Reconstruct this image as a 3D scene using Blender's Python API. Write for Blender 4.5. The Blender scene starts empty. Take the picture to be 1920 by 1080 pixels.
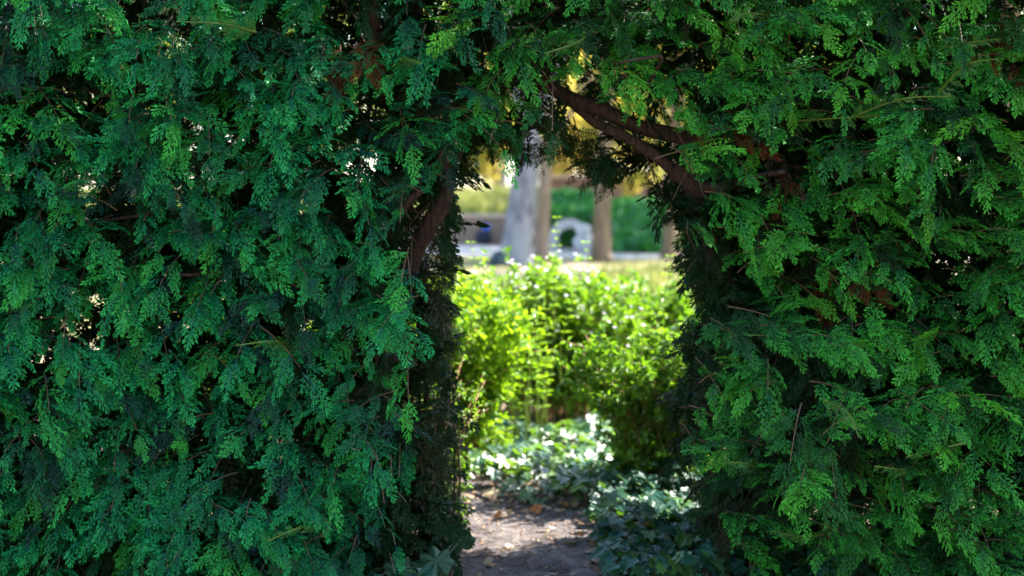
import bpy, math, random
import numpy as np
from mathutils import Vector

rng = np.random.default_rng(11)
random.seed(11)
R = math.radians
scene = bpy.context.scene
col = scene.collection

# ---------------------------------------------------------------- camera, sky, sun
CAMH, FPX, PITCH = 1.5, 2667.0, math.atan(190 / 2667)
cam_d = bpy.data.cameras.new('camera')
cam = bpy.data.objects.new('camera', cam_d)
col.objects.link(cam)
cam.location = (0, 0, CAMH)
cam.rotation_euler = (math.pi / 2 - PITCH, 0, 0)
cam_d.sensor_width = 36
cam_d.lens = 36 * FPX / 1920
cam_d.clip_end = 600
cam_d.dof.use_dof = True
cam_d.dof.focus_distance = 4.72
cam_d.dof.aperture_fstop = 1.8
cam_d.dof.aperture_blades = 0
scene.camera = cam

SUN_EL, SUN_AZ = R(50), R(67)          # azimuth clockwise from +Y
w = bpy.data.worlds.new('World')
scene.world = w
w.use_nodes = True
nt = w.node_tree
bg = nt.nodes['Background']
sky = nt.nodes.new('ShaderNodeTexSky')
sky.sky_type = 'NISHITA'
sky.sun_disc = False
sky.sun_elevation = SUN_EL
sky.sun_rotation = SUN_AZ
nt.links.new(sky.outputs[0], bg.inputs[0])
bg.inputs[1].default_value = 0.15

sun_d = bpy.data.lights.new('sun', 'SUN')
sun_d.energy = 5.0
sun_d.angle = R(0.5)
sun_d.color = (1.0, 0.94, 0.84)
sun = bpy.data.objects.new('sun', sun_d)
col.objects.link(sun)
sv = Vector((math.sin(SUN_AZ) * math.cos(SUN_EL), math.cos(SUN_AZ) * math.cos(SUN_EL), math.sin(SUN_EL)))
sun.rotation_euler = sv.to_track_quat('Z', 'Y').to_euler()
sun.location = sv * 60

vs = scene.view_settings
vs.view_transform = 'Standard'
vs.look = 'None'
vs.gamma = 1
vs.exposure = 2.5
scene.cycles.max_bounces = 8
scene.cycles.transparent_max_bounces = 4
scene.cycles.use_denoising = True

# ---------------------------------------------------------------- pixel <-> world
cP, sP = math.cos(PITCH), math.sin(PITCH)


def at(px, py, Y):
    dx, dy = (px - 960) / FPX, (540 - py) / FPX
    d = np.array([dx, cP + dy * sP, -sP + dy * cP])
    t = Y / d[1]
    return np.array([0, 0, CAMH]) + d * t


def proj(P):
    P = np.atleast_2d(P)
    x, y, z = P[:, 0], P[:, 1], P[:, 2] - CAMH
    zc = y * cP - z * sP
    return np.stack([960 + FPX * x / zc, 540 - FPX * (y * sP + z * cP) / zc], 1)


def inside(poly, q):
    poly = np.asarray(poly, float)
    x, y = q[:, 0], q[:, 1]
    res = np.zeros(len(q), bool)
    j = len(poly) - 1
    for i in range(len(poly)):
        xi, yi = poly[i]
        xj, yj = poly[j]
        c = ((yi > y) != (yj > y)) & (x < (xj - xi) * (y - yi) / (yj - yi + 1e-9) + xi)
        res ^= c
        j = i
    return res


# ---------------------------------------------------------------- materials
def new_mat(name):
    m = bpy.data.materials.new(name)
    m.use_nodes = True
    return m, m.node_tree.nodes, m.node_tree.links, m.node_tree.nodes['Principled BSDF']


def mix_rgb(n, l, a, b, fac):
    x = n.new('ShaderNodeMix')
    x.data_type = 'RGBA'
    for sock, v in ((x.inputs[6], a), (x.inputs[7], b)):
        if isinstance(v, tuple):
            sock.default_value = (*v, 1)
        else:
            l.new(v, sock)
    if isinstance(fac, (int, float)):
        x.inputs[0].default_value = fac
    else:
        l.new(fac, x.inputs[0])
    return x.outputs[2]


def leaf_mat(name, base, tip, alt, rough=0.5, spec=0.4, trans=0.35, tcol=None, alt_at=0.75, tip_pow=1.0, stem=(0.10, 0.055, 0.03), aged=None):
    """base -> tip along a leaf or spray; alt is the colour of some leaves; stems (tip attribute below zero) are woody"""
    m, n, l, p = new_mat(name)
    at_ = n.new('ShaderNodeAttribute'); at_.attribute_name = 'tip'
    rn = n.new('ShaderNodeAttribute'); rn.attribute_name = 'rnd'
    pw = n.new('ShaderNodeMath'); pw.operation = 'POWER'; pw.use_clamp = True; pw.inputs[1].default_value = tip_pow
    l.new(at_.outputs['Fac'], pw.inputs[0])
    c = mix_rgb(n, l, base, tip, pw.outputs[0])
    mr = n.new('ShaderNodeMapRange')
    mr.inputs['From Min'].default_value = alt_at - 0.2
    mr.inputs['From Max'].default_value = alt_at + 0.2
    l.new(rn.outputs['Fac'], mr.inputs['Value'])
    c = mix_rgb(n, l, c, alt, mr.outputs[0])
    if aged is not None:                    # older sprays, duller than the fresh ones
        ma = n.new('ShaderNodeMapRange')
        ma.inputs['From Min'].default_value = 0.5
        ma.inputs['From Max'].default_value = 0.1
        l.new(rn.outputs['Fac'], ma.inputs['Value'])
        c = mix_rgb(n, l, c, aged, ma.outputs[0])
    st = n.new('ShaderNodeMath'); st.operation = 'LESS_THAN'; st.inputs[1].default_value = -0.1
    l.new(at_.outputs['Fac'], st.inputs[0])
    c = mix_rgb(n, l, c, stem, st.outputs[0])
    l.new(c, p.inputs['Base Color'])
    p.inputs['Roughness'].default_value = rough
    p.inputs['Specular IOR Level'].default_value = spec
    tr = n.new('ShaderNodeBsdfTranslucent')
    if tcol is None:
        l.new(c, tr.inputs[0])
    else:
        tc = mix_rgb(n, l, c, tcol, 0.7)
        l.new(tc, tr.inputs[0])
    ms = n.new('ShaderNodeMixShader')
    ms.inputs[0].default_value = trans
    l.new(p.outputs[0], ms.inputs[1])
    l.new(tr.outputs[0], ms.inputs[2])
    l.new(ms.outputs[0], n['Material Output'].inputs[0])
    return m


def rough_mat(name, a, b, scale=8, rough=0.9, bump=0.3, stretch=(1, 1, 1), c=None, detail=6):
    m, n, l, p = new_mat(name)
    tc = n.new('ShaderNodeTexCoord')
    mp = n.new('ShaderNodeMapping')
    mp.inputs['Scale'].default_value = stretch
    l.new(tc.outputs['Object'], mp.inputs[0])
    no = n.new('ShaderNodeTexNoise')
    no.inputs['Scale'].default_value = scale
    no.inputs['Detail'].default_value = detail
    no.inputs['Roughness'].default_value = 0.65
    l.new(mp.outputs[0], no.inputs[0])
    mr = n.new('ShaderNodeMapRange')
    mr.inputs['From Min'].default_value = 0.35
    mr.inputs['From Max'].default_value = 0.65
    l.new(no.outputs[0], mr.inputs['Value'])
    cc = mix_rgb(n, l, a, b, mr.outputs[0])
    if c is not None:
        n2 = n.new('ShaderNodeTexNoise')
        n2.inputs['Scale'].default_value = scale * 0.23
        n2.inputs['Detail'].default_value = 3
        l.new(mp.outputs[0], n2.inputs[0])
        m2 = n.new('ShaderNodeMapRange')
        m2.inputs['From Min'].default_value = 0.5
        m2.inputs['From Max'].default_value = 0.62
        l.new(n2.outputs[0], m2.inputs['Value'])
        cc = mix_rgb(n, l, cc, c, m2.outputs[0])
    l.new(cc, p.inputs['Base Color'])
    p.inputs['Roughness'].default_value = rough
    p.inputs['Specular IOR Level'].default_value = 0.2
    b_ = n.new('ShaderNodeBump')
    b_.inputs['Strength'].default_value = bump
    b_.inputs['Distance'].default_value = 0.02
    l.new(no.outputs[0], b_.inputs['Height'])
    l.new(b_.outputs[0], p.inputs['Normal'])
    return m


def stone_wall_mat(name, a, b, mortar, sx, sy):
    m, n, l, p = new_mat(name)
    tc = n.new('ShaderNodeTexCoord')
    sp = n.new('ShaderNodeSeparateXYZ'); l.new(tc.outputs['Object'], sp.inputs[0])
    cb = n.new('ShaderNodeCombineXYZ')
    l.new(sp.outputs[0], cb.inputs[0]); l.new(sp.outputs[2], cb.inputs[1])
    br = n.new('ShaderNodeTexBrick')
    br.inputs['Color1'].default_value = (*a, 1)
    br.inputs['Color2'].default_value = (*b, 1)
    br.inputs['Mortar'].default_value = (*mortar, 1)
    br.inputs['Scale'].default_value = 1
    br.inputs['Brick Width'].default_value = sx
    br.inputs['Row Height'].default_value = sy
    br.inputs['Mortar Size'].default_value = sy * 0.07
    l.new(cb.outputs[0], br.inputs[0])
    no = n.new('ShaderNodeTexNoise'); no.inputs['Scale'].default_value = 5; no.inputs['Detail'].default_value = 6
    l.new(tc.outputs['Object'], no.inputs[0])
    c = mix_rgb(n, l, br.outputs[0], (0.12, 0.09, 0.07), no.outputs[0])
    l.new(c, p.inputs['Base Color'])
    p.inputs['Roughness'].default_value = 0.9
    return m


M = {}
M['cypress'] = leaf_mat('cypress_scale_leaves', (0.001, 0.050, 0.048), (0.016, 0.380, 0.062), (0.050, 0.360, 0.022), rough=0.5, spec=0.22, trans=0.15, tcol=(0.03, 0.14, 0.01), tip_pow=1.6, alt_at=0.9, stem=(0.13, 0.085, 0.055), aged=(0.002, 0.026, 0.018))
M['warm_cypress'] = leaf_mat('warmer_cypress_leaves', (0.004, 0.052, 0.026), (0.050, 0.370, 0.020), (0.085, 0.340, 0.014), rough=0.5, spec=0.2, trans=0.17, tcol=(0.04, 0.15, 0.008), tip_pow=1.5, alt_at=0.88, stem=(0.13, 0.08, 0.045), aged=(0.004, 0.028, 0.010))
M['old_shaded_cypress'] = leaf_mat('old_shaded_cypress_leaves', (0.004, 0.018, 0.008), (0.010, 0.036, 0.008), (0.022, 0.022, 0.008), rough=0.6, spec=0.12, trans=0.2, tcol=(0.03, 0.06, 0.004), alt_at=0.8, stem=(0.09, 0.055, 0.035))  # older inner foliage, its colour also carrying the shade of recesses and gaps
M['dead'] = leaf_mat('dead_cypress_leaves', (0.06, 0.018, 0.007), (0.11, 0.034, 0.012), (0.04, 0.016, 0.008), rough=0.8, spec=0.1, trans=0.2)
M['shoot'] = leaf_mat('fresh_cypress_shoots', (0.030, 0.120, 0.022), (0.070, 0.22, 0.018), (0.05, 0.17, 0.02), rough=0.42, spec=0.45, trans=0.25, stem=(0.10, 0.17, 0.02))
M['bark'] = rough_mat('cypress_bark', (0.020, 0.013, 0.011), (0.070, 0.042, 0.032), 26, 0.85, 0.8, (3, 3, 0.5))
M['privet'] = leaf_mat('fresh_shrub_leaves', (0.075, 0.19, 0.010), (0.12, 0.25, 0.012), (0.18, 0.30, 0.02), rough=0.40, spec=0.45, trans=0.5, tcol=(0.42, 0.68, 0.01), alt_at=0.8)
M['abelia'] = leaf_mat('abelia_leaves', (0.055, 0.15, 0.012), (0.10, 0.21, 0.015), (0.17, 0.27, 0.02), rough=0.34, spec=0.5, trans=0.45, tcol=(0.32, 0.58, 0.01), alt_at=0.82)
M['darkshrub'] = leaf_mat('dense_shrub_leaves', (0.045, 0.13, 0.012), (0.09, 0.20, 0.015), (0.15, 0.25, 0.02), rough=0.38, spec=0.5, trans=0.42, tcol=(0.26, 0.50, 0.01), alt_at=0.85)
M['ivy'] = leaf_mat('ivy_leaves', (0.008, 0.050, 0.034), (0.016, 0.075, 0.032), (0.12, 0.24, 0.02), rough=0.37, spec=1.0, trans=0.24, tcol=(0.30, 0.55, 0.02), alt_at=0.8)
M['shade_ivy'] = leaf_mat('shaded_ivy_leaves', (0.007, 0.046, 0.034), (0.012, 0.062, 0.034), (0.07, 0.15, 0.02), rough=0.42, spec=0.25, trans=0.2, tcol=(0.16, 0.34, 0.01), alt_at=0.92)  # ivy copy with the shade put into it: darker and far less glossy
M['broad'] = leaf_mat('broad_leaf', (0.020, 0.060, 0.030), (0.030, 0.085, 0.035), (0.03, 0.08, 0.03), rough=0.5, spec=0.4, trans=0.2, alt_at=2, stem=(0.10, 0.14, 0.07))
M['petal'] = leaf_mat('pale_petals', (0.70, 0.62, 0.72), (0.85, 0.82, 0.88), (0.55, 0.50, 0.75), rough=0.6, spec=0.2, trans=0.4, alt_at=0.7)
M['yellow'] = leaf_mat('autumn_yellow_leaves', (0.36, 0.28, 0.05), (0.46, 0.36, 0.07), (0.16, 0.24, 0.04), rough=0.5, spec=0.3, trans=0.45, tcol=(0.62, 0.50, 0.07), alt_at=0.7)
M['green_crown'] = leaf_mat('far_tree_leaves', (0.06, 0.13, 0.02), (0.10, 0.17, 0.03), (0.40, 0.34, 0.04), rough=0.5, spec=0.3, trans=0.45, tcol=(0.35, 0.5, 0.04), alt_at=0.6)
M['grass_sun'] = leaf_mat('tall_grass', (0.10, 0.16, 0.03), (0.28, 0.30, 0.06), (0.35, 0.30, 0.09), rough=0.6, spec=0.3, trans=0.4, alt_at=0.75)
M['grass_green'] = leaf_mat('green_ground_cover', (0.02, 0.13, 0.015), (0.035, 0.19, 0.025), (0.03, 0.14, 0.06), rough=0.5, spec=0.3, trans=0.35, alt_at=0.7)
M['litter'] = leaf_mat('leaf_litter', (0.24, 0.15, 0.09), (0.34, 0.22, 0.14), (0.42, 0.34, 0.26), rough=0.8, spec=0.15, trans=0.15, alt_at=0.7)
M['orange_leaf'] = leaf_mat('orange_dry_leaf', (0.36, 0.11, 0.03), (0.40, 0.19, 0.05), (0.5, 0.2, 0.05), rough=0.6, spec=0.2, trans=0.25, alt_at=2)
M['tan_leaf'] = leaf_mat('tan_dry_leaf', (0.34, 0.25, 0.15), (0.40, 0.31, 0.20), (0.5, 0.4, 0.2), rough=0.7, spec=0.2, trans=0.2, alt_at=2)
M['dirt'] = rough_mat('trodden_earth', (0.062, 0.054, 0.054), (0.145, 0.124, 0.118), 16, 0.95, 1.0, c=(0.05, 0.042, 0.042))
M['soil'] = rough_mat('dry_soil', (0.10, 0.07, 0.05), (0.22, 0.16, 0.11), 4, 0.95, 0.6, c=(0.16, 0.15, 0.06))
M['gravel'] = rough_mat('pale_gravel', (0.30, 0.28, 0.265), (0.40, 0.375, 0.35), 3, 0.95, 0.2)
M['lawn'] = rough_mat('dry_lawn', (0.13, 0.13, 0.035), (0.24, 0.20, 0.09), 2.2, 0.95, 0.3, c=(0.28, 0.22, 0.15))
M['bank_soil'] = rough_mat('bank_soil', (0.03, 0.09, 0.02), (0.07, 0.13, 0.03), 2, 0.95, 0.3)
M['grey_bark'] = rough_mat('grey_bark', (0.09, 0.085, 0.095), (0.24, 0.225, 0.235), 3, 0.9, 0.9, (2.5, 2.5, 0.8), c=(0.25, 0.24, 0.245))
M['tan_bark'] = rough_mat('tan_bark', (0.19, 0.13, 0.09), (0.36, 0.26, 0.18), 3, 0.9, 0.8, (2.5, 2.5, 0.5))
M['brown_bark'] = rough_mat('brown_bark', (0.10, 0.068, 0.042), (0.22, 0.155, 0.10), 3, 0.9, 0.8, (2.5, 2.5, 0.5))
M['twig'] = rough_mat('shrub_stem', (0.17, 0.085, 0.04), (0.32, 0.18, 0.09), 20, 0.8, 0.4)
M['green_twig'] = rough_mat('green_stem', (0.16, 0.22, 0.05), (0.24, 0.28, 0.07), 20, 0.7, 0.3)
M['wallstone'] = stone_wall_mat('brown_wall_stone', (0.32, 0.22, 0.17), (0.26, 0.175, 0.13), (0.15, 0.10, 0.08), 0.5, 0.2)
M['brick'] = stone_wall_mat('red_brick', (0.22, 0.09, 0.065), (0.17, 0.07, 0.05), (0.22, 0.17, 0.14), 0.25, 0.08)
M['stone'] = rough_mat('pale_stone', (0.30, 0.295, 0.30), (0.46, 0.45, 0.45), 4, 0.8, 0.3)
M['coping'] = rough_mat('coping_stone', (0.34, 0.25, 0.19), (0.42, 0.32, 0.26), 4, 0.9, 0.3)
M['dark_stone'] = rough_mat('dark_rock', (0.02, 0.035, 0.04), (0.05, 0.07, 0.075), 5, 0.8, 0.5)
M['blue_cloth'] = rough_mat('blue_cloth', (0.01, 0.09, 0.55), (0.02, 0.14, 0.65), 6, 0.7, 0.2)
M['dark_cloth'] = rough_mat('dark_cloth', (0.015, 0.018, 0.03), (0.03, 0.03, 0.045), 6, 0.8, 0.2)


# ---------------------------------------------------------------- object helpers
def tag(o, label=None, cat=None, group=None, kind=None):
    if label: o['label'] = label
    if cat: o['category'] = cat
    if group: o['group'] = group
    if kind: o['kind'] = kind
    return o


def empty(name, loc):
    o = bpy.data.objects.new(name, None)
    o.location = tuple(float(v) for v in loc)
    o.empty_display_size = 0.1
    col.objects.link(o)
    return o


def mesh_np(name, V, faces, mat, parent=None, tip=None, rnd=None, smooth=False, origin=None):
    """faces: list of (k,n) index arrays, one per polygon size. V is in world space; parent's location is subtracted."""
    V = np.asarray(V, np.float64)
    off = np.array(parent.location) if parent is not None else (np.asarray(origin, float) if origin is not None else np.zeros(3))
    p_ = parent
    while p_ is not None and p_.parent is not None:
        p_ = p_.parent
        off = off + np.array(p_.location)
    me = bpy.data.meshes.new(name)
    nv = len(V)
    sizes = np.concatenate([np.full(len(f), f.shape[1], np.int32) for f in faces if len(f)])
    loops = np.concatenate([np.asarray(f, np.int32).ravel() for f in faces if len(f)])
    me.vertices.add(nv)
    me.vertices.foreach_set('co', (V - off).astype(np.float32).ravel())
    me.loops.add(len(loops))
    me.loops.foreach_set('vertex_index', loops)
    me.polygons.add(len(sizes))
    starts = np.concatenate([[0], np.cumsum(sizes)[:-1]]).astype(np.int32)
    me.polygons.foreach_set('loop_start', starts)
    me.polygons.foreach_set('loop_total', sizes)
    me.polygons.foreach_set('use_smooth', np.full(len(sizes), smooth))
    for nm, arr in (('tip', tip), ('rnd', rnd)):
        if arr is not None:
            a = me.attributes.new(nm, 'FLOAT', 'POINT')
            a.data.foreach_set('value', np.asarray(arr, np.float32))
    me.materials.append(mat)
    me.update(calc_edges=True)
    me.validate()
    o = bpy.data.objects.new(name, me)
    col.objects.link(o)
    if parent is not None:
        o.parent = parent
    elif origin is not None:
        o.location = tuple(float(v) for v in origin)
    return o


class Mb:
    """collects numpy geometry pieces"""
    def __init__(s):
        s.V, s.F, s.T, s.Rn, s.n = [], {}, [], [], 0

    def add(s, V, faces, tip=0.0, rnd=0.5):
        V = np.asarray(V, float)
        s.V.append(V)
        s.T.append(np.broadcast_to(np.asarray(tip, float), (len(V),)))
        s.Rn.append(np.broadcast_to(np.asarray(rnd, float), (len(V),)))
        for f in faces:
            f = np.asarray(f)
            s.F.setdefault(f.shape[1], []).append(f + s.n)
        s.n += len(V)

    def build(s, name, mat, parent=None, smooth=False, origin=None):
        faces = [np.concatenate(v) for v in s.F.values()]
        return mesh_np(name, np.concatenate(s.V), faces, mat, parent, np.concatenate(s.T), np.concatenate(s.Rn), smooth, origin)


def unit(a):
    a = np.asarray(a, float)
    return a / (np.linalg.norm(a, axis=-1, keepdims=True) + 1e-12)


def tube(mb, pts, rad, sides=8, wob=0.0, tip=-0.5):
    pts = np.asarray(pts, float)
    n = len(pts)
    rad = np.broadcast_to(np.asarray(rad, float), (n,))
    tan = unit(np.gradient(pts, axis=0))
    ref = np.array([0.31, 0.83, 0.2]) if abs(unit(pts[-1] - pts[0])[2]) > 0.7 else np.array([0.1, 0.2, 1.0])
    a = unit(np.cross(tan, ref))
    b = np.cross(tan, a)
    ang = np.linspace(0, 2 * np.pi, sides, endpoint=False)
    rr = rad[:, None] * (1 + wob * rng.standard_normal((n, sides)))
    V = pts[:, None, :] + rr[..., None] * (np.cos(ang)[None, :, None] * a[:, None, :] + np.sin(ang)[None, :, None] * b[:, None, :])
    V = V.reshape(-1, 3)
    i = np.arange(n - 1)[:, None] * sides
    j = np.arange(sides)[None, :]
    q = np.stack([i + j, i + (j + 1) % sides, i + sides + (j + 1) % sides, i + sides + j], -1).reshape(-1, 4)
    mb.add(V, [q, np.array([list(range(sides))[::-1]]), np.array([list(range((n - 1) * sides, n * sides))])], tip)


def smooth_path(ctrl, n=14):
    """Catmull-Rom through control points"""
    c = np.asarray(ctrl, float)
    c = np.vstack([2 * c[0] - c[1], c, 2 * c[-1] - c[-2]])
    out = []
    k = len(c) - 3
    per = max(2, n // k)
    for s in range(k):
        p0, p1, p2, p3 = c[s:s + 4]
        for t in np.linspace(0, 1, per, endpoint=(s == k - 1)):
            out.append(0.5 * ((2 * p1) + (-p0 + p2) * t + (2 * p0 - 5 * p1 + 4 * p2 - p3) * t ** 2 + (-p0 + 3 * p1 - 3 * p2 + p3) * t ** 3))
    return np.array(out)


# ---------------------------------------------------------------- templates (local x = along, y = across, z = normal)
def spray_template(seed, nl=10, nt=6, wid=0.012):
    """a flat, twice-branched cypress spray of unit length"""
    r = np.random.default_rng(seed)
    V, F, T = [], [], []

    def sliver(p, q, w, t0, t1):
        d = q - p
        ln = np.linalg.norm(d)
        s = np.array([-d[1], d[0], 0]) / (ln + 1e-9) * w
        lift = np.array([0, 0, r.normal(0, 0.35) * w * 2])
        m = p + d * 0.55
        k = len(V)
        V.extend([p, m + s + lift, q, m - s - lift])
        T.extend([t0, (t0 + t1) / 2, t1, (t0 + t1) / 2])
        F.append([k, k + 1, k + 2, k + 3])

    axis = [np.array([u, 0.03 * math.sin(u * 5 + seed), 0]) for u in np.linspace(0, 1, 5)]
    for a, b, u in zip(axis, axis[1:], np.linspace(0, 0.8, 4)):
        sliver(a - (b - a) * 0.15, b + (b - a) * 0.15, wid * (1.5 - 0.6 * u), 0.1 + u * 0.5, 0.3 + u * 0.6)
    for i in range(nl):
        u = 0.06 + 0.9 * i / nl
        for sgn in (1, -1):
            uu = u + (0.04 if sgn < 0 else 0) + r.normal(0, 0.01)
            p = np.array([uu, 0.03 * math.sin(uu * 5 + seed), 0])
            ln = (0.40 * (1 - uu) ** 0.95 + 0.07) * (0.6 + 0.4 * min(1, uu / 0.2)) * r.uniform(0.72, 1.18)
            ang = sgn * R(r.uniform(32, 46))
            zt = r.normal(0, 0.13)
            d = np.array([math.cos(ang), math.sin(ang), zt])
            bend = np.array([0.25, 0, -0.1])
            q = p + d * ln + bend * ln * 0.3
            m = p + d * ln * 0.5 + bend * ln * 0.04
            g = uu * 0.5
            sliver(p, m, wid * 0.95, 0.1 + g, 0.35 + g)
            sliver(m - (m - p) * 0.2, q, wid * 0.95, 0.3 + g, 0.75 + g * 0.5)
            k_t = max(1, int(round(nt * ln / 0.4)))
            for j in range(k_t):
                v = (j + 0.6) / (k_t + 0.4)
                b = p + (m - p) * (v / 0.5) if v < 0.5 else m + (q - m) * ((v - 0.5) / 0.5)
                for s2 in (1, -1):
                    a2 = ang + s2 * R(r.uniform(34, 50))
                    l2 = ln * 0.30 * (1.15 - v * 0.75) * r.uniform(0.8, 1.2)
                    e = b + np.array([math.cos(a2), math.sin(a2), zt + r.normal(0, 0.2)]) * l2
                    sliver(b, e, wid * 0.85, 0.3 + g * 0.6 + 0.2 * v, 0.62 + g * 0.6 + 0.25 * v)
    return np.array(V), [np.array(F)], np.clip(np.array(T), 0, 1)


SPRAYS = [spray_template(s, 9, 3, 0.0160) for s in range(10)]
SPRAYS_LOW = [spray_template(20 + s, 8, 2, 0.034) for s in range(4)]

_lf = np.array([(0, 0, 0), (.28, .21, .05), (.65, .18, .05), (1, 0, -0.08), (.65, -.18, .05), (.28, -.21, .05)], float)
LEAF = (_lf, [np.array([[0, 3, 2, 1], [0, 5, 4, 3]])], np.array([0, .5, .8, 1, .8, .5]))
_pl = np.array([(0, 0, 0), (.3, .33, .02), (.7, .36, .0), (1, 0, -0.1), (.7, -.36, 0), (.3, -.33, .02)], float)
PLATE = (_pl, [np.array([[0, 3, 2, 1], [0, 5, 4, 3]])], np.array([0, .5, .8, 1, .8, .5]))
_iv = [(0, 0), (-.12, .30), (.18, .52), (.34, .34), (.72, .40), (.66, .17), (1.0, 0)]
_ivL = np.array([(x, y, 0.10 * y - 0.12 * x * x) for x, y in _iv])
_ivR = np.array([(x, -y, 0.10 * y - 0.12 * x * x) for x, y in _iv[1:-1]])
IVY = (np.vstack([_ivL, _ivR]), [np.array([[6, 5, 4, 3, 2, 1, 0], [0, 7, 8, 9, 10, 11, 6]])], np.array([0, .5, .7, .4, .8, .5, 1, .5, .7, .4, .8, .5]))
_bl = np.array([(0, -.025, 0), (0, .025, 0), (.5, .018, .0), (1, 0, -.0), (.5, -.018, 0)], float)
BLADE = (_bl, [np.array([[0, 4, 3, 2, 1]])], np.array([0, 0, .5, 1, .5]))
_st = np.array([(x, 0.5 * math.cos(a), 0.5 * math.sin(a)) for x in (0, 1) for a in (0.3, 2.4, 4.5)], float)
STEM = (_st, [np.array([[0, 1, 4, 3], [1, 2, 5, 4], [2, 0, 3, 5]])], np.full(6, -0.5))


def scatter(mb, tmpl, P, X, N, S, droop=0.0, rnd=None, wide=None, thick=None):
    """place a template at every P with x-axis X, normal about N, size S"""
    P = np.asarray(P, float)
    K = len(P)
    if not K:
        return
    X = unit(X)
    N = np.asarray(N, float)
    Yv = unit(np.cross(N, X))
    Z = np.cross(X, Yv)
    V, faces, T = tmpl
    S = np.broadcast_to(np.asarray(S, float), (K,))
    wd = np.ones(K) if wide is None else np.broadcast_to(np.asarray(wide, float), (K,))
    dr = np.broadcast_to(np.asarray(droop, float), (K,))
    lx = V[None, :, 0] * np.ones((K, 1))
    ly = V[None, :, 1] * wd[:, None]
    lz = V[None, :, 2] * (wd[:, None] if thick is None else thick) - dr[:, None] * (lx ** 2 + 0.6 * ly ** 2)
    L = np.stack([lx, ly, lz], -1) * S[:, None, None]
    W = P[:, None, :] + L[..., 0:1] * X[:, None, :] + L[..., 1:2] * Yv[:, None, :] + L[..., 2:3] * Z[:, None, :]
    nv = len(V)
    fs = [(f[None] + (np.arange(K) * nv)[:, None, None]).reshape(-1, f.shape[1]) for f in faces]
    rn = rng.random(K) if rnd is None else np.broadcast_to(rnd, (K,))
    mb.add(W.reshape(-1, 3), fs, np.tile(T, K), np.repeat(rn, nv))


def blob(mb, c, r, seg=16, ring=10, bump=0.12, flat=1.0, seed=0):
    """lumpy ellipsoid"""
    rr = np.random.default_rng(seed)
    ph = rr.uniform(0, 6.28, 6)
    V = []
    for i in range(ring + 1):
        th = math.pi * i / ring
        for j in range(seg):
            a = 2 * math.pi * j / seg
            d = np.array([math.sin(th) * math.cos(a), math.sin(th) * math.sin(a), math.cos(th)])
            k = 1 + bump * (math.sin(3 * d[0] + ph[0]) + math.sin(4 * d[1] + ph[1]) + math.sin(5 * d[2] + ph[2])) / 2
            V.append(np.asarray(c) + d * np.asarray(r) * k)
    F = []
    for i in range(ring):
        for j in range(seg):
            F.append([i * seg + j, i * seg + (j + 1) % seg, (i + 1) * seg + (j + 1) % seg, (i + 1) * seg + j][::-1])
    mb.add(V, [np.array(F)])


def box(mb, a, b):
    x0, y0, z0 = a
    x1, y1, z1 = b
    V = [(x0, y0, z0), (x1, y0, z0), (x1, y1, z0), (x0, y1, z0), (x0, y0, z1), (x1, y0, z1), (x1, y1, z1), (x0, y1, z1)]
    mb.add(V, [np.array([(0, 3, 2, 1), (4, 5, 6, 7), (0, 1, 5, 4), (1, 2, 6, 5), (2, 3, 7, 6), (3, 0, 4, 7)])])


def nz(x, z, s=0.0):
    """cheap smooth noise in about [-1, 1]"""
    return (np.sin(1.7 * x + 2.3 * z + s) + np.sin(-2.9 * x + 1.3 * z + 1.7 * s + 1.1) + np.sin(4.1 * x + 3.7 * z + 2.3 * s) * 0.7
            + np.sin(-3.3 * x + 5.9 * z + 0.7 * s + 4) * 0.6) / 2.6


# ---------------------------------------------------------------- the setting
def ground_z(x, y):
    return 0.015 * nz(x * 2, y * 2) + 0.006 * nz(x * 9, y * 9, 2)


gx = np.concatenate([[-300, -120, -40, -15], np.linspace(-6, 6, 121), [15, 40, 120, 300]])
gy = np.concatenate([[-100, -30, -8, 0, 2], np.linspace(3.5, 12, 86), [14, 17, 20, 24, 28, 34, 45, 70, 120, 300]])
GX, GY = np.meshgrid(gx, gy)
GZ = np.where((np.abs(GX) < 6.01) & (GY < 12.01) & (GY > 3.4), ground_z(GX, GY), 0)
nx, ny = len(gx), len(gy)
ii = (np.arange(ny - 1)[:, None] * nx + np.arange(nx - 1)[None, :]).ravel()
ground = mesh_np('ground', np.stack([GX, GY, GZ], -1).reshape(-1, 3), [np.stack([ii, ii + 1, ii + nx + 1, ii + nx], -1)], M['soil'], smooth=True)
tag(ground, kind='structure')

# trodden path through the arch
py_ = np.linspace(2.0, 7.3, 60)
cx_ = 0.06 + 0.03 * np.sin(py_ * 2) + np.where(py_ > 6.0, (py_ - 6.0) * 0.10, 0)
hw_ = 0.31 + 0.03 * np.sin(py_ * 3.1) + np.where(py_ > 6.0, (py_ - 6) * 0.25, 0)
us = np.linspace(-1, 1, 15)
PX = cx_[:, None] + hw_[:, None] * us[None, :] + 0.015 * np.sin(py_[:, None] * 17)
PY = np.repeat(py_[:, None], 15, 1)
PZ = ground_z(PX, PY) + 0.012 - 0.010 * (1 - us[None, :] ** 2) + 0.004
ii = (np.arange(59)[:, None] * 15 + np.arange(14)[None, :]).ravel()
path = mesh_np('path', np.stack([PX, PY, PZ], -1).reshape(-1, 3), [np.stack([ii, ii + 1, ii + 16, ii + 15], -1)], M['dirt'], smooth=True)
tag(path, kind='structure')


def sheet(name, pts, z, mat):
    V = np.array([(x, y, z) for x, y in pts], float)
    o = mesh_np(name, V, [np.array([list(range(len(V)))])], mat)
    return tag(o, kind='structure')


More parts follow.
